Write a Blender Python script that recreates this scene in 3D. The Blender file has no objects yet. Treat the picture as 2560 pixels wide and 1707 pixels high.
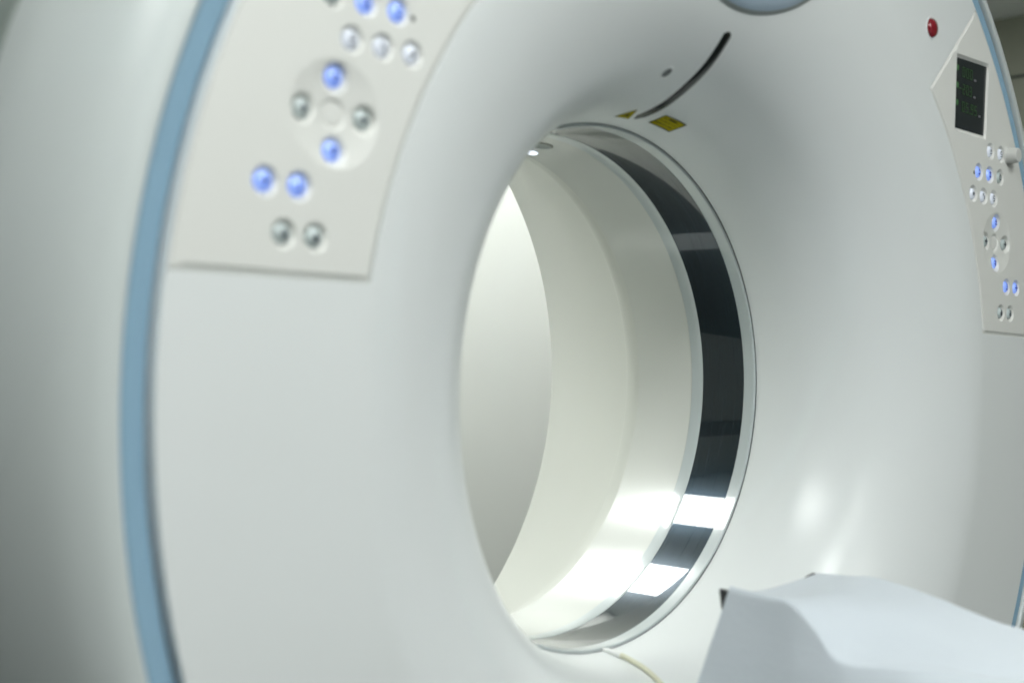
import bpy, bmesh, math, random
from mathutils import Vector, Matrix, Euler, noise
from mathutils.geometry import delaunay_2d_cdt
random.seed(7)
S = bpy.context.scene
C = S.collection

# ------------------------------------------------------------------ camera
cam = bpy.data.cameras.new('camera')
cob = bpy.data.objects.new('camera', cam); C.objects.link(cob)
RT = Vector((0.70659, -0.70715448, 0.02575083)); UP = Vector((-0.03295503, 0.003466, 0.99945083)); FW = Vector((0.70685538, 0.70705058, 0.02085526))
m = Matrix((RT, UP, -FW)).transposed().to_4x4(); m.translation = Vector((-1.356235, -0.92449, 0.022511))
cob.matrix_world = m
cam.sensor_width = 36; cam.lens = 36*3254.73/2560
cam.clip_start = 0.02; cam.clip_end = 50
cam.dof.use_dof = True; cam.dof.focus_distance = 2.35; cam.dof.aperture_fstop = 3.0
S.camera = cob
# ------------------------------------------------------------------ world, exposure
w = bpy.data.worlds.new('World'); S.world = w; w.use_nodes = True
bg = w.node_tree.nodes['Background']; bg.inputs[0].default_value = (0.75, 0.9, 0.88, 1); bg.inputs[1].default_value = 0.02
S.view_settings.view_transform = 'Standard'; S.view_settings.look = 'None'
S.view_settings.exposure = 0.0; S.view_settings.gamma = 1
S.render.engine = 'CYCLES'
S.cycles.use_denoising = True
S.cycles.max_bounces = 10; S.cycles.diffuse_bounces = 6; S.cycles.glossy_bounces = 5
S.cycles.sample_clamp_indirect = 6; S.cycles.caustics_reflective = True
LAMP = 26.5            # radiance of the ceiling panels
LAMP_COL = (0.962, 1.0, 0.982)

# ------------------------------------------------------------------ materials
def mat(name, col, rough=.4, metal=0., spec=.5, coat=0., coat_rough=.05, ior=None, emit=None, es=0., grain=0., grain_scale=600, mottle=0., aniso=0., coat_ior=None):
    m = bpy.data.materials.new(name); m.use_nodes = True
    nt = m.node_tree; b = nt.nodes['Principled BSDF']
    b.inputs['Base Color'].default_value = (*col, 1); b.inputs['Roughness'].default_value = rough
    b.inputs['Metallic'].default_value = metal; b.inputs['Specular IOR Level'].default_value = spec
    b.inputs['Coat Weight'].default_value = coat; b.inputs['Coat Roughness'].default_value = coat_rough
    if coat_ior: b.inputs['Coat IOR'].default_value = coat_ior
    if ior: b.inputs['IOR'].default_value = ior
    if aniso: b.inputs['Anisotropic'].default_value = aniso
    if emit:
        b.inputs['Emission Color'].default_value = (*emit, 1); b.inputs['Emission Strength'].default_value = es
    if mottle or grain:
        tc = nt.nodes.new('ShaderNodeTexCoord')
    if mottle:
        n = nt.nodes.new('ShaderNodeTexNoise'); n.inputs['Scale'].default_value = 7; n.inputs['Detail'].default_value = 6
        n.inputs['Roughness'].default_value = .6
        nt.links.new(tc.outputs['Object'], n.inputs['Vector'])
        mx = nt.nodes.new('ShaderNodeMix'); mx.data_type = 'RGBA'
        mx.inputs[6].default_value = (*[c*(1-mottle) for c in col], 1); mx.inputs[7].default_value = (*[min(1, c*(1+mottle)) for c in col], 1)
        nt.links.new(n.outputs['Fac'], mx.inputs[0]); nt.links.new(mx.outputs[2], b.inputs['Base Color'])
        mr = nt.nodes.new('ShaderNodeMapRange'); mr.inputs['To Min'].default_value = rough*.85; mr.inputs['To Max'].default_value = rough*1.15
        n2 = nt.nodes.new('ShaderNodeTexNoise'); n2.inputs['Scale'].default_value = 22; n2.inputs['Detail'].default_value = 5
        nt.links.new(tc.outputs['Object'], n2.inputs['Vector'])
        nt.links.new(n2.outputs['Fac'], mr.inputs['Value']); nt.links.new(mr.outputs[0], b.inputs['Roughness'])
    if grain:
        g = nt.nodes.new('ShaderNodeTexNoise'); g.inputs['Scale'].default_value = grain_scale; g.inputs['Detail'].default_value = 2
        nt.links.new(tc.outputs['Object'], g.inputs['Vector'])
        bp = nt.nodes.new('ShaderNodeBump'); bp.inputs['Strength'].default_value = grain; bp.inputs['Distance'].default_value = .001
        nt.links.new(g.outputs['Fac'], bp.inputs['Height']); nt.links.new(bp.outputs[0], b.inputs['Normal'])
    return m
M = {}
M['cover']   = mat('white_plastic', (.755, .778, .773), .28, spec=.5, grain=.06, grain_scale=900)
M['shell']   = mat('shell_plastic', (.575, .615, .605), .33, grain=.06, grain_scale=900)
M['panel']   = mat('panel_plastic', (.735, .735, .70), .42, grain=.08, grain_scale=1100)
M['blue']    = mat('blue_plastic', (.26, .415, .54), .38, grain=.05)
M['rear']    = mat('rear_plastic_shaded', (.22, .26, .235), .5, grain=.05)  # base colour darkened to stand for the shade on the body's side
M['liner']   = mat('liner_plastic', (.68, .69, .65), .26, spec=.5, coat=.8, coat_rough=.20, coat_ior=1.6)
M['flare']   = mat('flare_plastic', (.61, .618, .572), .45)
M['ringgrey']= mat('grey_ring', (.50, .55, .555), .3, spec=.6, coat=1, coat_rough=.09, coat_ior=1.7)
M['window']  = mat('dark_window_film', (.003, .005, .005), .25, spec=.4, coat=1, coat_rough=.012, coat_ior=1.66, mottle=.0)
M['gap']     = mat('dark_gap', (.03, .035, .035), .7)
M['slot']    = mat('slot_glass', (.006, .007, .006), .12)
M['yellow']  = mat('label_yellow', (.38, .32, .004), .7, spec=.1)
M['ink']     = mat('label_ink', (.035, .03, .006), .7, spec=.1)
M['red']     = mat('red_button', (.24, .010, .02), .25, coat=.6)
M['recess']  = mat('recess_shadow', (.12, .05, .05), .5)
M['badge']   = mat('badge_face', (.52, .63, .74), .15, spec=.6)
M['badgerim']= mat('badge_rim', (.30, .33, .32), .4)
M['lens_white'] = mat('button_white', (.76, .79, .86), .18, coat=.6, emit=(.75, .82, 1), es=.16)
M['lens_grey']  = mat('button_grey', (.56, .63, .63), .2, coat=1, coat_rough=.03)
M['lens_blue']  = mat('button_blue', (.38, .50, .85), .2, coat=1, emit=(.13, .27, 1.0), es=.5)
M['icon']    = mat('button_icon', (.035, .045, .06), .4)
M['icon_blue'] = mat('button_icon_blue', (.015, .03, .18), .4, emit=(.02, .06, .6), es=.2)
M['screen']  = mat('screen_glass', (.022, .027, .030), .25, spec=.5)
M['digit']   = mat('screen_digit', (.01, .03, .01), .5, emit=(.10, .26, .07), es=.13)
M['digit2']  = mat('screen_digit_bright', (.01, .03, .01), .5, emit=(.11, .36, .10), es=.22)
M['unit']    = mat('screen_unit', (.05, .05, .05), .5, emit=(.3, .3, .32), es=.22)
M['knob']    = mat('knob_plastic', (.60, .60, .57), .4)
M['lamp_hole'] = mat('lamp_hole', (.27, .28, .24), .35)
M['lamp_hole2'] = mat('sensor_glass', (.07, .08, .09), .3)
M['led']     = mat('led_lens', (.8, .85, 1), .1, emit=(.8, .88, 1), es=1.6)
M['black']   = mat('carbon_black', (.012, .012, .014), .45)
M['tablegrey'] = mat('table_plastic', (.6, .63, .64), .4)
M['pad']     = mat('table_pad', (.10, .11, .13), .6)
M['cable']   = mat('cable_sleeve', (.66, .655, .50), .4)
M['connector'] = mat('cable_connector', (.78, .79, .77), .35)
M['wall']    = mat('wall_paint', (.655, .665, .625), .7)
M['sidewall']= mat('side_wall_paint', (.25, .255, .20), .6, mottle=.04)
M['sidetop'] = mat('side_wall_top', (.13, .155, .145), .6)
M['midwall'] = mat('grey_wall_paint', (.36, .375, .36), .6)
M['darkwall']= mat('dark_wall_paint', (.085, .095, .088), .6)
M['ceil']    = mat('ceiling_tile', (.70, .72, .70), .8)
M['floor']   = mat('floor_vinyl', (.03, .038, .036), .6, mottle=.12)
M['strip']   = mat('floor_strip_plastic', (.55, .57, .57), .4)
M['frame']   = mat('lamp_frame', (.75, .77, .77), .4)
M['lamp']    = mat('lamp_diffuser', (.9, .9, .9), .6, emit=LAMP_COL, es=LAMP)
M['notice']  = mat('wall_notice', (.22, .22, .21), .5)

# sheet: thin woven disposable cloth
def sheet_mat():
    m = mat('white_sheet', (.585, .63, .675), .8, spec=.15)
    nt = m.node_tree; b = nt.nodes['Principled BSDF']
    b.inputs['Sheen Weight'].default_value = .25
    tc = nt.nodes.new('ShaderNodeTexCoord')
    a = nt.nodes.new('ShaderNodeTexNoise'); a.inputs['Scale'].default_value = 14; a.inputs['Detail'].default_value = 7; a.inputs['Roughness'].default_value = .62
    f = nt.nodes.new('ShaderNodeTexNoise'); f.inputs['Scale'].default_value = 700; f.inputs['Detail'].default_value = 2
    ad = nt.nodes.new('ShaderNodeMath'); ad.operation = 'MULTIPLY_ADD'; ad.inputs[1].default_value = .06
    nt.links.new(tc.outputs['Object'], a.inputs['Vector']); nt.links.new(tc.outputs['Object'], f.inputs['Vector'])
    nt.links.new(f.outputs['Fac'], ad.inputs[0]); nt.links.new(a.outputs['Fac'], ad.inputs[2])
    bp = nt.nodes.new('ShaderNodeBump'); bp.inputs['Strength'].default_value = .32; bp.inputs['Distance'].default_value = .007
    nt.links.new(ad.outputs[0], bp.inputs['Height']); nt.links.new(bp.outputs[0], b.inputs['Normal'])
    return m
M['sheet'] = sheet_mat()

# circumferential brushing on the window film
def brush(m, sc=1.0):
    nt = m.node_tree; b = nt.nodes['Principled BSDF']
    tc = nt.nodes.new('ShaderNodeTexCoord'); mp = nt.nodes.new('ShaderNodeMapping'); mp.inputs['Scale'].default_value = (6, 900, 6)
    n = nt.nodes.new('ShaderNodeTexNoise'); n.inputs['Scale'].default_value = 1; n.inputs['Detail'].default_value = 3
    nt.links.new(tc.outputs['Object'], mp.inputs['Vector']); nt.links.new(mp.outputs[0], n.inputs['Vector'])
    mr = nt.nodes.new('ShaderNodeMapRange'); mr.inputs['To Min'].default_value = .17; mr.inputs['To Max'].default_value = .33
    nt.links.new(n.outputs['Fac'], mr.inputs['Value']); nt.links.new(mr.outputs[0], b.inputs['Roughness'])
brush(M['window'])
M['window'].node_tree.nodes['Principled BSDF'].inputs['Specular Tint'].default_value = (.4, .7, 1, 1)

# ------------------------------------------------------------------ helpers
def link(name, me, mats, parent=None, smooth=True):
    o = bpy.data.objects.new(name, me); C.objects.link(o)
    if not me.materials:
        for x in (mats if isinstance(mats, (list, tuple)) else [mats]): me.materials.append(x)
    if smooth: me.shade_smooth()
    if parent: o.parent = parent
    return o
def bmobj(name, bm, mats, parent=None, smooth=False, recalc=True):
    if recalc: bmesh.ops.recalc_face_normals(bm, faces=bm.faces)
    me = bpy.data.meshes.new(name); bm.to_mesh(me); bm.free()
    return link(name, me, mats, parent, smooth)
def tag(o, label=None, cat=None, group=None, kind=None):
    for k, v in (('label', label), ('category', cat), ('group', group), ('kind', kind)):
        if v: o[k] = v
    return o
def thing(name, label, cat, loc=(0, 0, 0), group=None):
    o = bpy.data.objects.new(name, None); C.objects.link(o); o.location = loc; o.empty_display_size = .05
    return tag(o, label, cat, group)
def revolve(name, prof, mt, parent=None, seg=300, flip=False, sharp=.5):
    """prof: (radius, y) list, spun round the bore axis (y)."""
    bm = bmesh.new(); rings = []
    for R, y in prof:
        rings.append([bm.verts.new((R*math.cos(2*math.pi*k/seg), y, R*math.sin(2*math.pi*k/seg))) for k in range(seg)])
    for a, b in zip(rings, rings[1:]):
        for k in range(seg):
            f = (a[k], a[(k+1) % seg], b[(k+1) % seg], b[k])
            bm.faces.new(f[::-1] if flip else f)
    for i in range(1, len(prof)-1):
        u = Vector(prof[i])-Vector(prof[i-1]); v = Vector(prof[i+1])-Vector(prof[i])
        if u.angle(v) > sharp:
            for k in range(seg):
                e = bm.edges.get((rings[i][k], rings[i][(k+1) % seg])); e.smooth = False
    return bmobj(name, bm, mt, parent, smooth=True, recalc=False)
def catmull(P, n=8):
    Q = [P[0]] + list(P) + [P[-1]]; out = []
    for i in range(1, len(Q)-2):
        p0, p1, p2, p3 = [Vector(q) for q in Q[i-1:i+3]]
        for k in range(n):
            t = k/n
            out.append(.5*((2*p1) + (p2-p0)*t + (2*p0-5*p1+4*p2-p3)*t*t + (3*p1-p0-3*p2+p3)*t**3))
    out.append(Vector(P[-1])); return out
def box(bm, x0, x1, y0, y1, z0, z1, mi=0):
    vs = [bm.verts.new(p) for p in ((x0,y0,z0),(x1,y0,z0),(x1,y1,z0),(x0,y1,z0),(x0,y0,z1),(x1,y0,z1),(x1,y1,z1),(x0,y1,z1))]
    for f in ((0,3,2,1),(4,5,6,7),(0,1,5,4),(1,2,6,5),(2,3,7,6),(3,0,4,7)):
        bm.faces.new([vs[i] for i in f]).material_index = mi
def bevbox(name, dims, mt, parent=None, bev=.01):
    bm = bmesh.new(); box(bm, *dims)
    bmesh.ops.bevel(bm, geom=bm.edges[:], offset=bev, segments=3, profile=.5, affect='EDGES')
    return bmobj(name, bm, mt, parent, smooth=False)
def lathe_y(bm, cx, cz, prof, seg=32, mi=0, cap=True):
    """small turned piece whose axis is y: prof (r, y); the last ring is capped"""
    rings = []
    for r, y in prof:
        rings.append([bm.verts.new((cx+r*math.cos(2*math.pi*k/seg), y, cz+r*math.sin(2*math.pi*k/seg))) for k in range(seg)])
    for a, b in zip(rings, rings[1:]):
        for k in range(seg): bm.faces.new((a[k], a[(k+1) % seg], b[(k+1) % seg], b[k])).material_index = mi
    if cap: bm.faces.new(rings[-1]).material_index = mi
def tube(bm, path, r, seg=14, mi=0, caps=True):
    path = [Vector(p) for p in path]; rings = []
    for i, p in enumerate(path):
        t = (path[min(i+1, len(path)-1)] - path[max(i-1, 0)]).normalized()
        a = t.cross(Vector((1, 0, .1))).normalized(); b = t.cross(a)
        rr = r(i) if callable(r) else r
        rings.append([bm.verts.new(p + rr*(math.cos(2*math.pi*k/seg)*a + math.sin(2*math.pi*k/seg)*b)) for k in range(seg)])
    for a, b in zip(rings, rings[1:]):
        for k in range(seg): bm.faces.new((a[k], a[(k+1) % seg], b[(k+1) % seg], b[k])).material_index = mi
    if caps:
        bm.faces.new(rings[0]).material_index = mi; bm.faces.new(rings[-1]).material_index = mi

# ------------------------------------------------------------------ room
FL, CE = -1.05, 1.55
X0, X1, Y0, Y1 = -3.0, 3.95, -4.2, 2.35
def plane(name, quad, mt):
    bm = bmesh.new(); bm.faces.new([bm.verts.new(q) for q in quad])
    return tag(bmobj(name, bm, mt, recalc=False), kind='structure')
plane('floor', ((X0,Y0,FL),(X1,Y0,FL),(X1,Y1,FL),(X0,Y1,FL)), M['floor'])
plane('ceiling', ((X0,Y0,CE),(X0,Y1,CE),(X1,Y1,CE),(X1,Y0,CE)), M['ceil'])
plane('wall_back', ((X0,Y1,FL),(X1,Y1,FL),(X1,Y1,CE),(X0,Y1,CE)), M['wall'])
plane('wall_front', ((X0,Y0,FL),(X0,Y0,CE),(X1,Y0,CE),(X1,Y0,FL)), M['midwall'])
plane('wall_left', ((X0,Y0,FL),(X0,Y1,FL),(X0,Y1,CE),(X0,Y0,CE)), M['darkwall'])
wr = plane('wall_right', ((X1,Y0,FL),(X1,Y0,CE),(X1,Y1,CE),(X1,Y1,FL)), M['sidewall'])
bm = bmesh.new(); box(bm, X1-.012, X1-.001, Y0+.01, Y1-.01, 1.30, CE-.002)
tag(bmobj('wall_panel', bm, M['sidewall']), kind='structure')
bm = bmesh.new(); box(bm, X1-.02, X1-.001, Y0+.01, Y1-.01, 1.292, 1.298)
tag(bmobj('wall_joint', bm, M['gap']), kind='structure')

# ceiling lamps
def ceiling_light(x, y, label):
    t = thing('ceiling_light', label, 'ceiling light', (x, y, CE), 'square ceiling light panels')
    bm = bmesh.new(); a = .31
    for s in ((-a, a, -a, -a+.02), (-a, a, a-.02, a), (-a, -a+.02, -a+.02, a-.02), (a-.02, a, -a+.02, a-.02)):
        box(bm, *s, -.022, -.001)
    bmobj('frame', bm, M['frame'], t)
    bm = bmesh.new(); box(bm, -a+.021, a-.021, -a+.021, a-.021, -.016, -.004)
    bmobj('diffuser', bm, M['lamp'], t)
for x, y, l in (
    (-.78, 1.85, 'lit square ceiling panel behind the scanner, upper bright reflection in the bore'),
    (.52, 1.85, 'lit square ceiling panel behind the scanner, lower bright reflection in the bore'),
    (1.82, 1.80, 'lit square ceiling panel beside the scanner, nearest the back and right walls'),
    (1.95, .55, 'added lit ceiling panel right of the scanner ring, brightening the back wall'),  # added panel, lifts the back wall seen through the bore
    (-1.45, -.78, 'lit square ceiling panel in front of the scanner, nearest the left wall'),
    (-.15, -1.45, 'added lit ceiling panel in front of the scanner bore, brightening the front cover'),  # added panel, gives the front cover more light
    (-.95, -2.95, 'lit square ceiling panel deep in the room, left of the table foot'),
    (.6, -2.95, 'lit square ceiling panel deep in the room, above the table foot'),
    ):
    ceiling_light(x, y, l)

# ------------------------------------------------------------------ scanner
CT = thing('ct_scanner', 'white ring-shaped medical scanner with blue trim, two button panels and a dark bore band', 'ct scanner', (0, 0, FL))
class Sub: pass
ZS = -FL
HOLD = bpy.data.objects  # parts keep world coordinates: the root is moved to the floor and the inverse is set
def P(o):
    o.parent = CT; o.matrix_parent_inverse = Matrix.Translation((0, 0, -FL)); return o
NODES = [(.36,.248),(.3655,.208),(.3765,.162),(.3975,.12),(.42,.0885),(.447,.0635),(.48,.0415),(.52,.0228),(.555,.0112),(.585,.0042),(.605,.0012),(.62,.0)]
PROF = [(v[0], v[1]) for v in catmull([(a, b, 0) for a, b in NODES], 8)]
def surf(R):
    if R >= .62: return 0.
    for (a, b), (c, d) in zip(PROF, PROF[1:]):
        if a <= R <= c: return b + (d-b)*(R-a)/(c-a+1e-12)
    return .248
def onsurf(x, z, off=0.):
    R = math.hypot(x, z); s = (surf(R+.003)-surf(R-.003))/.006 if R > .365 else -6
    n = Vector((s*x/R, -1, s*z/R)).normalized()
    return Vector((x, surf(R), z)) + off*n
edge = [(.8266, 0)] + [(.8266+.0014*math.sin(a), .0014-.0014*math.cos(a)) for a in [math.pi/2*k/7 for k in range(1, 8)]] + [(.8280, .03)]

P(revolve('blue_trim', [(.8280, .0170), (.8312, .0165), (.8318, .0105), (.8375, .0068), (.852, .005), (.8545, .006), (.856, .012)], M['blue'], seg=360))
sh = catmull([(.8557, .014, 0), (.8567, .0035, 0), (.861, .0, 0), (.878, .005, 0), (.900, .023, 0), (.922, .054, 0), (.940, .09, 0), (.948, .12, 0)], 6)
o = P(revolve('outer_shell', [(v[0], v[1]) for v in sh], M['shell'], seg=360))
P(revolve('shell_lip', [(.9475, .1215), (.9440, .1225), (.9440, .1255), (.9480, .1265), (.9475, .1345), (.940, .145), (.9, .168), (.84, .172)], M['rear'], seg=360))
P(revolve('rear_body', [(.84, .176), (.905, .178), (.93, .185), (.935, .20), (.93, .55), (.90, .72), (.82, .87), (.76, .91), (.68, .928), (.624, .928)], M['rear'], seg=240))
P(revolve('ring_gap', [(.3606, .2425), (.3640, .2445), (.3640, .2495), (.3590, .2502)], M['gap'], seg=360))
P(revolve('bore_ring', [(.3602, .2490), (.3586, .2488), (.3570, .2492), (.3562, .2502), (.3565, .2688), (.3572, .2694)], M['ringgrey'], seg=360))
P(revolve('scan_window', [(.3570, .2690), (.3566, .2695), (.3578, .3495), (.3582, .350)], M['window'], seg=420))
P(revolve('bore_ring', [(.3580, .3490), (.3572, .3496), (.3571, .3502), (.3574, .3712), (.3584, .3722)], M['ringgrey'], seg=360))
P(revolve('bore_liner', [(.3600, .371), (.3585, .3727), (.3588, .40), (.3600, .455), (.3606, .486)], M['liner'], seg=360))
fl = catmull([(.3606, .484, 0), (.3612, .490, 0), (.3634, .500, 0), (.3675, .511, 0), (.3735, .522, 0), (.385, .5395, 0), (.45, .650, 0), (.53, .784, 0), (.585, .876, 0), (.612, .921, 0), (.617, .930, 0)], 5)
P(revolve('rear_funnel', [(v[0], v[1]) for v in fl], M['flare'], seg=360))
# plinth under the ring
P(bevbox('plinth', (-.62, .62, .2, .95, FL, -.74), M['rear'], bev=.03))

# laser slot down the top of the funnel (strip that follows the funnel's meridian)
bm = bmesh.new(); rows = []
zs = [.3655 + (.4585-.3655)*k/40 for k in range(41)]
for k, z in enumerate(zs):
    a = min(1, (z-zs[0])/.0030, (zs[-1]-z)/.0050); wd = .0084*math.sqrt(max(0.02, 1-(1-a)**2))
    rows.append([bm.verts.new(onsurf(x*wd, math.sqrt(z*z-(x*wd)**2), off)) for x, off in ((-1, .0), (-.9, .0007), (.9, .0007), (1, .0))])
for a, b in zip(rows, rows[1:]):
    for i in range(3): bm.faces.new((a[i], a[i+1], b[i+1], b[i]))
P(bmobj('laser_slot', bm, M['slot'], smooth=True))

# yellow warning stickers on the funnel
def pol(ang, R, off):
    a = math.radians(ang); return onsurf(R*math.cos(a), R*math.sin(a), off)
bm = bmesh.new(); nx, ny = 22, 13; rnd = random.Random(3)
V = [[bm.verts.new(pol(85.8 + (78.45-85.8)*i/nx, .36575 + (.3722-.36575)*j/ny, .0006)) for i in range(nx+1)] for j in range(ny+1)]
for j in range(ny):
    for i in range(nx):
        f = bm.faces.new((V[j][i], V[j][i+1], V[j+1][i+1], V[j+1][i]))
        bord = i in (0, nx-1) or j in (0, ny-1)
        txt = 2 <= i < nx-2 and 2 < j < ny-2 and j % 3 == 0 and rnd.random() < .72
        f.material_index = 1 if bord or txt or (j == ny-3 and 6 < i < nx-7) else 0
P(bmobj('warning_label', bm, [M['yellow'], M['ink']], smooth=True))
bm = bmesh.new()
T = [(96.3, .365), (94.5, .3714), (91.2, .3647)]
def tri_pt(u, v, off=.0006):
    c = [sum(t[k] for t in T)/3 for k in (0, 1)]
    return None
def tri(scale, off, mi):
    c = [sum(t[k] for t in T)/3 for k in (0, 1)]; n = 8; g = {}
    A, B, D = [[c[k]+(t[k]-c[k])*scale for k in (0, 1)] for t in T]
    for i in range(n+1):
        for j in range(n+1-i):
            a, b = i/n, j/n
            g[i, j] = bm.verts.new(pol(A[0]+(B[0]-A[0])*a+(D[0]-A[0])*b, A[1]+(B[1]-A[1])*a+(D[1]-A[1])*b, off))
    for i in range(n):
        for j in range(n-i):
            bm.faces.new((g[i, j], g[i+1, j], g[i, j+1])).material_index = mi
            if i+j < n-1: bm.faces.new((g[i+1, j], g[i+1, j+1], g[i, j+1])).material_index = mi
tri(1.0, .0005, 1); tri(.86, .0008, 0); tri(.36, .0011, 1)
P(bmobj('warning_triangle', bm, [M['yellow'], M['ink']], smooth=True))

# small sensor dimple beside the slot
c = onsurf(-.0634, .4026); n = (onsurf(-.0634, .4026, 1)-c).normalized(); ux = n.cross(Vector((0, 1, 0))).normalized(); uy = n.cross(ux)
def disc_on(name, c, n, prof, mats, seg=28):
    ux = n.cross(Vector((0, 1, 0.02))).normalized(); uy = n.cross(ux); bm = bmesh.new(); rings = []
    for r, h, mi in prof:
        rings.append(([bm.verts.new(c + n*h + r*(math.cos(2*math.pi*k/seg)*ux + math.sin(2*math.pi*k/seg)*uy)) for k in range(seg)], mi))
    for (a, _), (b, mi) in zip(rings, rings[1:]):
        for k in range(seg): bm.faces.new((a[k], a[(k+1) % seg], b[(k+1) % seg], b[k])).material_index = mi
    f = bm.faces.new(rings[-1][0]); f.material_index = rings[-1][1]
    return bmobj(name, bm, mats, smooth=True)
P(disc_on('sensor', c, n, [(.0112, -.0005, 0), (.0102, .0006, 0), (.0078, .0011, 0), (.0056, .0007, 1), (.0046, .0003, 1), (.002, .0007, 1)], [M['cover'], M['lamp_hole2']]))
# lamp in the top of the bore, and the dark hole beside it
def bore_pt(x, y, R=.3596):
    z = math.sqrt(R*R-x*x); return Vector((x, y, z)), Vector((-x/R, 0, -z/R))
c, n = bore_pt(.040, .422)
P(disc_on('microphone_hole', c, n, [(.0195, -.0003, 0), (.0185, .0016, 0), (.0155, .0026, 0), (.0125, .0018, 1), (.006, .0014, 1)], [M['lamp_hole'], M['badgerim']]))
c, n = bore_pt(.063, .463)
P(disc_on('bore_lamp', c, n, [(.0105, -.0003, 0), (.0098, .001, 0), (.0085, .0022, 1), (.005, .0034, 1)], [M['liner'], M['led']]))

# emblem disc at the top of the front
def ellipse_patch(name, prof, mats, cx=0, cz=.5785, a=.155, b=.0925, seg=120):
    bm = bmesh.new(); rings = []
    for s, off, mi in prof:
        rings.append(([bm.verts.new(onsurf(cx+(a+s)*math.cos(2*math.pi*k/seg), cz+(b+s)*math.sin(2*math.pi*k/seg), off)) for k in range(seg)], mi))
    for (p, _), (q, mi) in zip(rings, rings[1:]):
        for k in range(seg): bm.faces.new((p[k], p[(k+1) % seg], q[(k+1) % seg], q[k])).material_index = mi
    bm.faces.new(rings[-1][0]).material_index = rings[-1][1]
    return bmobj(name, bm, mats, smooth=True)
P(ellipse_patch('emblem_disc', [(.0045, .0, 1), (.003, .0012, 1), (-.001, .0014, 1), (-.0015, .0022, 0), (-.02, .0032, 0), (-.045, .0036, 0), (-.07, .0038, 0), (-.085, .0038, 0)], [M['badge'], M['badgerim']]))

# ---- control panels
FACE = -.0004
DP = (.6588, .2435)
def dish(x, z, s):
    r = math.hypot(abs(x)-DP[0], z-DP[1]); R0 = .0505
    return .0052*(1-(r/R0)**2)**1 if r < R0 else 0.
BUTTONS = [  # x, z, kind, icon
    (.6590,.2762,'blue','up'),(.6930,.2437,'grey','out'),(.6258,.2433,'grey','in'),(.6590,.2110,'blue','down'),
    (.7317,.1756,'blue','plus'),(.6964,.1752,'blue','bar'),(.7111,.1326,'grey','dot'),(.6778,.1323,'grey','dot2'),
    (.6438,.3125,'white','S'),(.6082,.3123,'white','z'),(.5729,.3124,'white','star'),
    (.6656,.3489,'grey','ring'),(.6290,.3488,'blue','eight'),(.5912,.3487,'blue','two'),
    (.6302,.3860,'white','tri'),(.6676,.3864,'white','S')]
WELL = [(.0140,0),(.0135,.0003),(.0123,.0015),(.0108,.0030),(.0097,.0042),(.0092,.0062),(.0050,.0064)]
def panel_outline():
    pts = []
    a0 = math.asin(.0962/.6215); a1 = math.atan2(.4585, .4325)
    Rb = .8260
    b1 = math.atan2(.6105, .5805); b0 = math.asin(.0945/Rb)
    for k in range(41): a = a0+(a1-a0)*k/40; pts.append((.6215*math.cos(a), .6215*math.sin(a)))   # bore side, going up
    for k in range(1, 13): t = k/12; pts.append((pts[40][0]*(1-t)+Rb*math.cos(b1)*t, pts[40][1]*(1-t)+Rb*math.sin(b1)*t))
    for k in range(1, 41): a = b1+(b0-b1)*k/40; pts.append((Rb*math.cos(a), Rb*math.sin(a)))
    x0, z0 = pts[-1]; x1, z1 = pts[0]
    for k in range(1, 14): t = k/14; pts.append((x0*(1-t)+x1*t, z0*(1-t)+z1*t))
    return pts
def inset_panel(pts, d):
    return [(p[0]+(q[0]-p[0])*k, p[1]+(q[1]-p[1])*k) for p, q in zip(pts, inset(pts, d)) for k in ((.3,) if math.hypot(*p) > .8255 else (1,))]
def inset(pts, d):
    n = len(pts); out = []
    ar = sum(pts[i][0]*pts[(i+1) % n][1]-pts[(i+1) % n][0]*pts[i][1] for i in range(n)); sg = 1 if ar > 0 else -1
    for i in range(n):
        p, q, r = Vector(pts[i-1]), Vector(pts[i]), Vector(pts[(i+1) % n])
        a, b = (q-p).normalized(), (r-q).normalized()
        na, nb = Vector((-a.y, a.x))*sg, Vector((-b.y, b.x))*sg
        mm = (na+nb).normalized(); k = d/max(.35, mm.dot(na)); v = q+mm*k; out.append((v.x, v.y))
    return out
SCR = [(.5077,.4062),(.6120,.4072),(.6186,.5195),(.5111,.5164)]
SCR_OUT = [(.5067,.4004),(.6134,.4014),(.6202,.5234),(.5099,.5203)]
def rect_pts(q, d, n=12):
    cx = sum(p[0] for p in q)/4; cz = sum(p[1] for p in q)/4
    q = inset(q, d); out = []
    for i in range(4):
        for k in range(n): t = k/n; out.append((q[i][0]*(1-t)+q[(i+1) % 4][0]*t, q[i][1]*(1-t)+q[(i+1) % 4][1]*t))
    return out
SEG = 420
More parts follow.
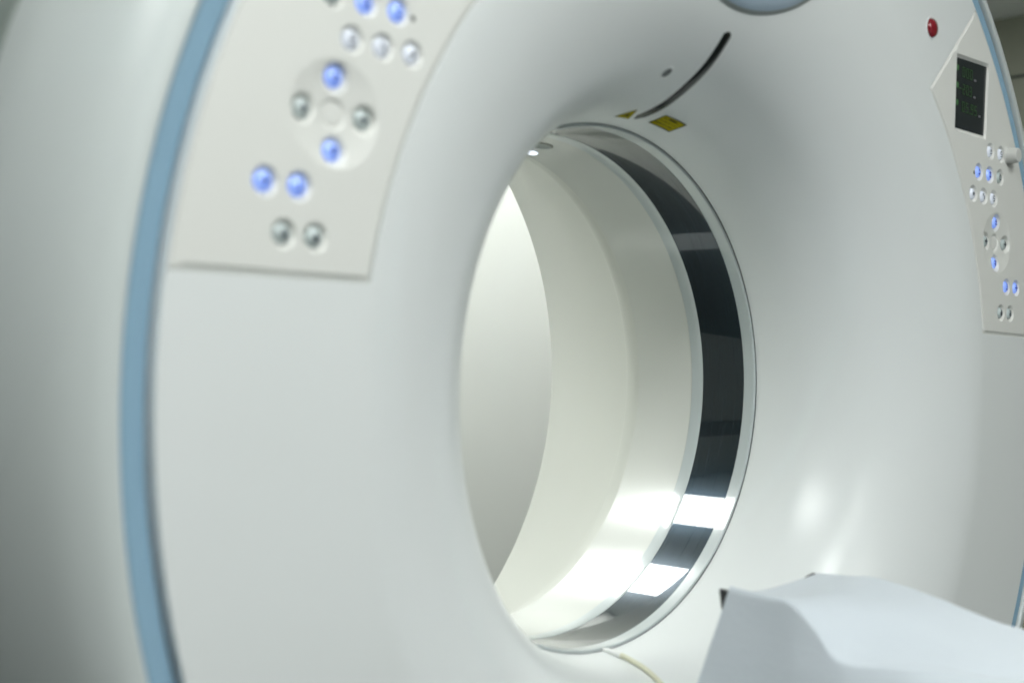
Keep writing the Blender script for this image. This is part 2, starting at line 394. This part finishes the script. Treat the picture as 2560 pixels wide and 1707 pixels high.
def build_cover():
    prof = [(R, y) for R, y in PROF if R > .3605]; prof = [(.3605, surf(.3605))] + prof
    bm = bmesh.new()
    def spin(pr):
        rings = [[bm.verts.new((R*math.cos(2*math.pi*k/SEG), y, R*math.sin(2*math.pi*k/SEG))) for k in range(SEG)] for R, y in pr]
        for a, b in zip(rings, rings[1:]):
            for k in range(SEG): bm.faces.new((a[k], a[(k+1) % SEG], b[(k+1) % SEG], b[k]))
    spin([(.3605, .2475)] + prof); spin(edge)
    pts, cons = [], []
    def loop(q):
        i0 = len(pts); pts.extend(Vector(p) for p in q); cons.extend((i0+i, i0+(i+1) % len(q)) for i in range(len(q)))
    for R in (.62, .8266): loop([(R*math.cos(2*math.pi*k/SEG), R*math.sin(2*math.pi*k/SEG)) for k in range(SEG)])
    cut = panel_outline()
    for s in (1, -1): loop([(s*x, z) for x, z in cut])
    vs, es, fs, *_ = delaunay_2d_cdt(pts, cons, [], 0, 1e-7)
    def inside(x, z):
        r = False
        for i in range(len(cut)):
            (a, b), (c, d) = cut[i-1], cut[i]
            if (b > z) != (d > z) and x < (c-a)*(z-b)/(d-b)+a: r = not r
        return r
    nv = [bm.verts.new((v.x, 0, v.y)) for v in vs]
    for f in fs:
        c = sum((vs[i] for i in f), Vector((0, 0)))/3
        if .6199 < c.length < .8266 and not inside(abs(c.x), c.y): bm.faces.new([nv[i] for i in f])
    for s in (1, -1):   # short wall of the groove
        top = [bm.verts.new((s*x, 0, z)) for x, z in cut]; bot = [bm.verts.new((s*x, .0045, z)) for x, z in cut]
        for i in range(len(cut)): bm.faces.new((top[i-1], top[i], bot[i], bot[i-1]))
    bmesh.ops.remove_doubles(bm, verts=bm.verts, dist=2e-6)
    bm.normal_update()
    for e in bm.edges:
        if len(e.link_faces) == 2 and e.calc_face_angle(0) > .7: e.smooth = False
    bmesh.ops.delete(bm, geom=[v for v in bm.verts if not v.link_faces], context='VERTS')
    return P(bmobj('front_cover', bm, M['cover'], smooth=True))
build_cover()
def build_panel(sgn):
    pts = []; cons = []
    def ring(loop, hs, constrain=False):
        i0 = len(pts); n = len(loop)
        for p, h in zip(loop, hs if isinstance(hs, list) else [hs]*n): pts.append((p[0], p[1], h))
        if constrain: cons.extend((i0+i, i0+(i+1) % n) for i in range(n))
    out = panel_outline()
    ring(inset_panel(out, .0004), .0042, True)
    for d, h in ((.0026, .0034), (.0046, .0014), (.0056, .0003), (.0066, FACE)): ring(inset_panel(out, d), h)
    wells = [(x, z) for x, z, *_ in BUTTONS]
    for x, z in wells:
        for r, h in WELL:
            n = 40 if r > .008 else 12
            lp = [(x+r*math.cos(2*math.pi*k/n), z+r*math.sin(2*math.pi*k/n)) for k in range(n)]
            b = dish(x, z, 1)
            ring(lp, [FACE+h+(dish(p[0], p[1], 1) if r > .0115 else b) for p in lp], r > .01)
        pts.append((x, z, FACE+.0064+dish(x, z, 1)))
    def clear(x, z, r=.0146): return all(math.hypot(x-a, z-b) > r for a, b in wells)
    # centre disc of the cross pad
    for r, h in ((.0128, 0), (.0121, .0012), (.0110, .0016), (.0100, .0006), (.009, .0003), (.004, .0006)):
        n = 32; lp = [(DP[0]+r*math.cos(2*math.pi*k/n), DP[1]+r*math.sin(2*math.pi*k/n)) for k in range(n)]
        ring(lp, [FACE+h+dish(p[0], p[1], 1) for p in lp])
    for r in (.0525, .0505, .0485, .045, .041, .036, .031, .026, .021, .0165):
        n = 72
        for k in range(n):
            x, z = DP[0]+r*math.cos(2*math.pi*k/n), DP[1]+r*math.sin(2*math.pi*k/n)
            if clear(x, z): pts.append((x, z, FACE+dish(x, z, 1)))
    ring(rect_pts(SCR_OUT, 0), FACE, True); ring(rect_pts(SCR_OUT, .0004), FACE+.0002, True)
    oq, iq = rect_pts(SCR_OUT, .0004), rect_pts(SCR, .0006)
    for t in (.1, .3, .7, .9):
        ring([(a[0]*(1-t)+b[0]*t, a[1]*(1-t)+b[1]*t) for a, b in zip(oq, iq)], (FACE+.0002)*(1-t)+.0036*t, True)
    ring(rect_pts(SCR, .0006), .0036, True); ring(rect_pts(SCR, .006), .0036, True)
    # tiny pilot hole
    for r, h in ((.0030, FACE), (.0024, FACE+.002), (.0010, FACE+.0022)): ring([(.5741+r*math.cos(k*math.pi/6), .3457+r*math.sin(k*math.pi/6)) for k in range(12)], h)
    vs, es, fs, ov, oe, of = delaunay_2d_cdt([Vector((p[0], p[1])) for p in pts], cons, [], 1, 1e-7)
    me = bpy.data.meshes.new('control_panel')
    co = []
    for v, o in zip(vs, ov): co.append((sgn*v.x, pts[o[0]][2] if o else FACE, v.y))
    faces = [tuple(f) if sgn > 0 else tuple(reversed(f)) for f in fs]
    me.from_pydata(co, [], faces); me.update()
    pn = link('control_panel', me, [M['panel'], M['gap']], None, True)
    nrm = [Vector(v.normal) for v in me.vertices]
    for i, c in enumerate(co):
        if abs(c[1]-FACE) < 1e-6: nrm[i] = Vector((0, -1, 0))
    me.normals_split_custom_set_from_vertices(nrm)
    for p in me.polygons:   # pilot hole is dark
        if math.hypot(abs(p.center.x)-.5741, p.center.z-.3457) < .0028: p.material_index = 1
    return P(pn)

def glyph(bm, kind, cx, cz, y, mi, s):
    def poly(ps): bm.faces.new([bm.verts.new((cx+s*p[0]*.00122, y, cz+p[1]*.00122)) for p in ps]).material_index = mi
    def bar(x0, x1, z0, z1): poly(((x0,z0),(x1,z0),(x1,z1),(x0,z1)))
    if kind in ('up', 'down'):
        k = 1 if kind == 'up' else -1
        poly(((-3,0.4*k),(3,0.4*k),(0,4.4*k))); bar(-.9, .9, min(0.3*k,-4*k), max(0.3*k,-4*k)); bar(-3.6, 3.6, -.6-2.4*k, .3-2.4*k)
    elif kind in ('in', 'out'):
        k = 1 if kind == 'out' else -1
        poly(((.6*k,-3),(4.4*k,0),(.6*k,3))); bar(min(-4*k,.6*k), max(-4*k,.6*k), -.9, .9); bar(-.6, .6, -4, 4)
    elif kind == 'plus': bar(-4,4,-.8,.8); bar(-.8,.8,-4,4)
    elif kind == 'bar': bar(-.9,.9,-4,4); bar(-2.6,2.6,-4,-2.6)
    elif kind in ('dot', 'dot2'):
        poly([(3*math.cos(a*math.pi/8), -1+3*math.sin(a*math.pi/8)) for a in range(16)])
        if kind == 'dot2': bar(-.7,.7,2,4.2)
        else: bar(-2.6,2.6,2.6,3.8)
    elif kind == 'S': bar(-2.6,2.6,2.6,3.8); bar(-2.6,-1.3,.2,2.6); bar(-2.6,2.6,-.7,.5); bar(1.3,2.6,-2.6,-.7); bar(-2.6,2.6,-3.8,-2.6)
    elif kind == 'z': poly(((-3,3.8),(-.4,3.8),(-.4,.4),(-3,.4))); poly(((.2,-3.8),(2.4,-3.8),(2.4,.8),(.2,.8)))
    elif kind == 'star':
        for t in range(4):
            a = t*math.pi/4; c, d = math.cos(a), math.sin(a)
            poly([(c*u-d*v, d*u+c*v) for u, v in ((-4,0),(0,-1),(4,0),(0,1))])
    elif kind == 'ring': bar(-2.8,-1.2,-3.6,3.4); bar(-2.8,2.4,2.2,3.4); bar(1,2.4,-1,3.4); bar(-2.8,2.8,-3.8,-2.4)
    elif kind == 'eight': bar(-2.6,2.6,1.4,3.8); bar(-1.6,1.6,-.6,.6); bar(-2.6,2.6,-3.8,-1.4)
    elif kind == 'two': poly(((-2.4,1.2),(2.4,1.2),(0,4))); bar(-2.4,2.4,-3.6,-1.4)
    elif kind == 'tri': poly(((-2.6,-.6),(2.6,-.6),(0,4))); bar(-2.6,2.6,-3.6,-2.0)
SEG7 = {'0':'abcdef','1':'bc','2':'abged','3':'abgcd','4':'fgbc','5':'afgcd','6':'afgedc','7':'abc','8':'abcdefg','9':'abcdfg','-':'g',' ':''}
def digits(bm, text, x, z, w, h, t, y, gap, sl=0.):
    for ch in text:
        R = {'a':(0,w,h-t,h),'d':(0,w,0,t),'g':(0,w,h/2-t/2,h/2+t/2),'f':(0,t,h/2,h),'e':(0,t,0,h/2),'b':(w-t,w,h/2,h),'c':(w-t,w,0,h/2)}
        if ch == '.':
            bm.faces.new([bm.verts.new((x+p, y, z+q)) for p, q in ((0,0),(t,0),(t,t),(0,t))]); x += t+gap*.6; continue
        for k in SEG7[ch]:
            a, b, c, d = R[k]; e = t*.12
            bm.faces.new([bm.verts.new((x+p, y, z+q)) for p, q in ((a+e,c+e),(b-e,c+e),(b-e,d-e),(a+e,d-e))])
        x += w+gap
    return x
def build_buttons(pn, sgn):
    lens = {'blue': ('lens_blue', 'icon_blue'), 'grey': ('lens_grey', 'icon'), 'white': ('lens_white', 'icon')}
    for x, z, kind, ic in BUTTONS:
        b = FACE+dish(x, z, 1); bm = bmesh.new()
        lathe_y(bm, 0, 0, [(.0088,.0062),(.0088,.0034),(.0085,.0023),(.0077,.0013),(.0062,.0004),(.0042,-.0002),(.002,-.0004)], 36)
        glyph(bm, ic, 0, 0, -.00052, 1, 1)
        bm.normal_update()
        o = bmobj('button', bm, [M[lens[kind][0]], M[lens[kind][1]]], None, smooth=True)
        o.location = (sgn*x, b, z); o.parent = pn
    # screen
    y = .0030
    q = inset(SCR, .0010); bm = bmesh.new(); bm.faces.new([bm.verts.new((sgn*p[0], y, p[1])) for p in q])
    o = bmobj('display_screen', bm, M['screen'], None); o.parent = pn
    xs = (lambda v: v) if sgn > 0 else (lambda v: v - .0 )
    ox = .5155 if sgn > 0 else -.612
    for txt, dz, w in (('000', .488, .0092), ('-203', .4615, .0084), ('05.95', .4345, .0092)):
        bm = bmesh.new(); xe = digits(bm, txt, ox+(.019 if txt[0] != '-' else .0085), dz, w, .0165, .0024, y-.0006, .0032)
        o = bmobj('digit_row', bm, M['digit'], None); o.parent = pn
        bm = bmesh.new(); zc = dz+.012
        bm.faces.new([bm.verts.new((ox+p, y-.0006, zc+r)) for p, r in ((0,-.0042),(.006,-.0042),(.0075,.003),(.003,.0052),(-.001,.003))])
        o = bmobj('row_symbol', bm, M['digit2'], None); o.parent = pn
        bm = bmesh.new()
        for k in range(2): box(bm, xe+.002+.0042*k, xe+.0052+.0042*k, y-.0007, y-.0005, dz, dz+.0035)
        o = bmobj('unit_mark', bm, M['unit'], None); o.parent = pn
    bm = bmesh.new()
    lathe_y(bm, 0, 0, [(.0150, .0),(.0147,-.0006),(.0132,-.0008),(.0128,-.002),(.0118,-.016),(.0112,-.0178),(.0096,-.0184),(.004,-.0185)], 40)
    o = bmobj('knob', bm, M['knob'], None, smooth=True); o.location = (sgn*.6925, FACE, .3868); o.parent = pn
for s in (1, -1):
    pn = build_panel(s)
    for o in (pn,): pass
    n0 = set(bpy.data.objects)
    build_buttons(pn, s)
    for o in set(bpy.data.objects)-n0:
        pass
    # red emergency stop above the panel
    bm = bmesh.new()
    lathe_y(bm, 0, 0, [(.0175,.0002),(.0168,-.0009),(.0158,-.0011),(.0150,-.0006),(.0148,.0004)], 40, 0, cap=False)
    lathe_y(bm, 0, 0, [(.0148,.0004),(.0138,-.0004)], 40, 1, cap=False)
    lathe_y(bm, 0, 0, [(.0138,-.0004),(.0132,-.003),(.0115,-.0046),(.008,-.0056),(.003,-.0060)], 40, 2)
    o = bmobj('stop_button', bm, [M['cover'], M['recess'], M['red']], None, smooth=True); o.location = (s*.4288, surf(.6906), .5415); P(o)

# ------------------------------------------------------------------ patient table
TB = thing('patient_table', 'patient table with black head holder pointing into the scanner bore, covered by a white sheet', 'patient table', (0, -.9, FL))
def PT(o):
    o.parent = TB; o.matrix_parent_inverse = Matrix.Translation((0, .9, -FL)); return o
bm = bmesh.new(); rows = []
for y, dz in ((-.018, 0), (-.022, 0), (-.060, -.012), (-.104, -.018), (-.135, -.034), (-.17, -.085), (-.40, -.10)):
    top, bot = [], []
    for k in range(17):
        u = -1+2*k/16; x = .100*u
        zt = -.2230 + dz - (.0045*max(0, abs(u)-.86)/.14 if y > -.03 else 0) - .026*(1-u*u); e = .004 if y == -.018 else 0
        top.append(bm.verts.new((x*(1-.04*(e > 0)), y, zt-e))); bot.append(bm.verts.new((x*.9, y, zt-.032+e)))
    rows.append(top+bot[::-1])
for a, b in zip(rows, rows[1:]):
    n = len(a)
    for i in range(n): bm.faces.new((a[i], a[(i+1) % n], b[(i+1) % n], b[i]))
bm.faces.new(rows[0]); bm.faces.new(rows[-1])
PT(bmobj('head_holder', bm, M['black']))
PT(bevbox('mattress', (-.2, .2, -2.3, -.38, -.345, -.305), M['pad'], bev=.012))
PT(bevbox('tabletop', (-.225, .225, -2.35, -.33, -.395, -.348), M['tablegrey'], bev=.015))
PT(bevbox('pedestal', (-.26, .26, -2.2, -.75, FL, -.40), M['tablegrey'], bev=.03))

# sheet: cross sections along the table (left hem, left fold, middle, right fold, right hem)
ST = [ # y of left fold, y of right fold, x half widths, z left, z mid, z right, hem flare, hem z
    dict(L=(-.100,-.036,-.2225), Q=(-.052,-.036,-.2335), Mm=(0,-.035,-.2335), Rr=(.100,-.032,-.2262), hl=(-.120,-.006,-.340), hl2=(-.135,.010,-.47), hr=(.125,-.03,-.33), hr2=(.15,-.03,-.45)),
    dict(L=(-.100,-.078,-.2262), Q=(-.052,-.075,-.2335), Mm=(0,-.076,-.2325), Rr=(.100,-.075,-.2235), hl=(-.116,-.070,-.340), hl2=(-.130,-.068,-.47), hr=(.125,-.08,-.33), hr2=(.15,-.08,-.45)),
    dict(L=(-.100,-.118,-.2295), Q=(-.054,-.120,-.2300), Mm=(0,-.120,-.2285), Rr=(.100,-.118,-.2215), hl=(-.114,-.125,-.340), hl2=(-.128,-.130,-.47), hr=(.125,-.12,-.33), hr2=(.15,-.12,-.45)),
    dict(L=(-.098,-.150,-.2570), Q=(-.058,-.155,-.2500), Mm=(0,-.175,-.2390), Rr=(.100,-.205,-.2365), hl=(-.111,-.165,-.345), hl2=(-.126,-.170,-.47), hr=(.125,-.21,-.33), hr2=(.15,-.21,-.45)),
    dict(L=(-.096,-.181,-.2860), Q=(-.060,-.195,-.2770), Mm=(0,-.235,-.2585), Rr=(.100,-.292,-.2535), hl=(-.108,-.200,-.350), hl2=(-.13,-.210,-.47), hr=(.13,-.29,-.33), hr2=(.15,-.29,-.45)),
    dict(L=(-.075,-.240,-.2860), Q=(-.048,-.275,-.2815), Mm=(0,-.330,-.2740), Rr=(.110,-.390,-.2710), hl=(-.105,-.245,-.330), hl2=(-.17,-.250,-.47), hr=(.15,-.39,-.34), hr2=(.17,-.39,-.45)),
    dict(L=(-.060,-.330,-.2810), Q=(-.042,-.370,-.2830), Mm=(0,-.430,-.2860), Rr=(.150,-.500,-.2880), hl=(-.150,-.330,-.315), hl2=(-.20,-.330,-.42), hr=(.20,-.50,-.35), hr2=(.21,-.50,-.45)),
    dict(L=(-.150,-.520,-.2960), Q=(-.09,-.56,-.2960), Mm=(0,-.600,-.2960), Rr=(.195,-.640,-.2970), hl=(-.205,-.51,-.31), hl2=(-.22,-.50,-.40), hr=(.212,-.64,-.31), hr2=(.22,-.64,-.40)),
    dict(L=(-.190,-.90,-.2980), Q=(-.09,-.90,-.2980), Mm=(0,-.90,-.2980), Rr=(.19,-.90,-.2980), hl=(-.212,-.90,-.31), hl2=(-.22,-.90,-.40), hr=(.212,-.90,-.31), hr2=(.22,-.90,-.40)),
]
keys = ['hl2', 'hl', 'L', 'Q', 'Mm', 'Rr', 'hr', 'hr2']
cols = {k: catmull([s[k] for s in ST], 14) for k in keys}
bm = bmesh.new(); grid = []
for i in range(len(cols['L'])):
    c = [cols[k][i] for k in keys]
    left = [c[0].lerp(c[1], t/10) for t in range(10)] + [c[1].lerp(c[2], t/16) for t in range(16)]
    top = catmull(c[2:6], 14)
    right = [c[5].lerp(c[6], t/8) for t in range(1, 9)] + [c[6].lerp(c[7], t/6) for t in range(1, 7)]
    row = left + top + right
    grid.append([bm.verts.new(v) for v in row])
nr, nc = len(grid), len(grid[0])
for a, b in zip(grid, grid[1:]):
    for i in range(nc-1): bm.faces.new((a[i], a[i+1], b[i+1], b[i]))
for _ in range(1): bmesh.ops.smooth_vert(bm, verts=[v for r in grid[1:-1] for v in r[1:-1]], factor=.5, use_axis_x=True, use_axis_y=True, use_axis_z=True)
for r in grid:
    for v in r:
        p = v.co*11; d = noise.noise(p)*.0028 + noise.noise(v.co*28+Vector((3, 1, 7)))*.0012 + (abs(noise.noise(Vector((v.co.x*9+v.co.y*5, v.co.y*16-v.co.x*4, v.co.z*9))))-.25)*-.0045
        k = min(1, max(0, (-.225-v.co.z)/.05)); v.co += Vector((d*.5*k, 0, d*(.35+.65*k)))
so = bmobj('sheet', bm, M['sheet'], smooth=True)
tag(so, 'pale white sheet draped over the head end of the patient table', 'sheet')
md = so.modifiers.new('thickness', 'SOLIDIFY'); md.thickness = .0008

# ------------------------------------------------------------------ thin cable out of the bore joint
CB = thing('cable', 'thin cream cable running from the joint under the bore down the funnel', 'cable', (.0067, .2487, -.36))
def PC(o):
    o.parent = CB; o.matrix_parent_inverse = Matrix.Translation(-Vector(CB.location)); return o
def down(x, R, off): return onsurf(x, -math.sqrt(R*R-x*x), off)
bm = bmesh.new()
path = catmull([down(.0070, .3622, .0032), down(.0066, .3646, .0038), down(.0058, .3672, .0038), down(.0036, .3728, .0036), down(0, .3805, .0036), down(-.003, .3885, .0036), down(-.006, .402, .0036), down(-.010, .425, .0036), down(-.014, .46, .0036), down(-.016, .52, .0038), down(-.012, .60, .004), Vector((-.005, -.006, -.75)), Vector((.0, -.004, -.9))], 6)
tube(bm, path, .0034, 12)
PC(bmobj('sleeve', bm, M['cable'], smooth=True))
bm = bmesh.new()
tube(bm, [Vector((.0074, .2478, -.3588)), down(.0072, .3606, .0022), down(.0070, .3622, .003), down(.0066, .3640, .0038), down(.0065, .3643, .0038)], lambda i: (.0026, .003, .0040, .0043, .0036)[i], 14)
PC(bmobj('connector', bm, M['connector'], smooth=True))

# ------------------------------------------------------------------ things seen only as reflections in the dark bore band
bm = bmesh.new(); box(bm, -.21, -.02, 1.08, 2.0, FL, FL+.03)
bmesh.ops.bevel(bm, geom=bm.edges[:], offset=.008, segments=2, affect='EDGES')
tag(bmobj('floor_duct', bm, M['strip']), 'pale grey cable duct lying on the floor behind the scanner', 'cable duct')
bm = bmesh.new(); box(bm, -2.6, -1.95, Y1-.03, Y1-.002, .62, .88)
tag(bmobj('wall_notice', bm, M['notice']), 'dark grey board fixed to the back wall behind the scanner', 'wall board')
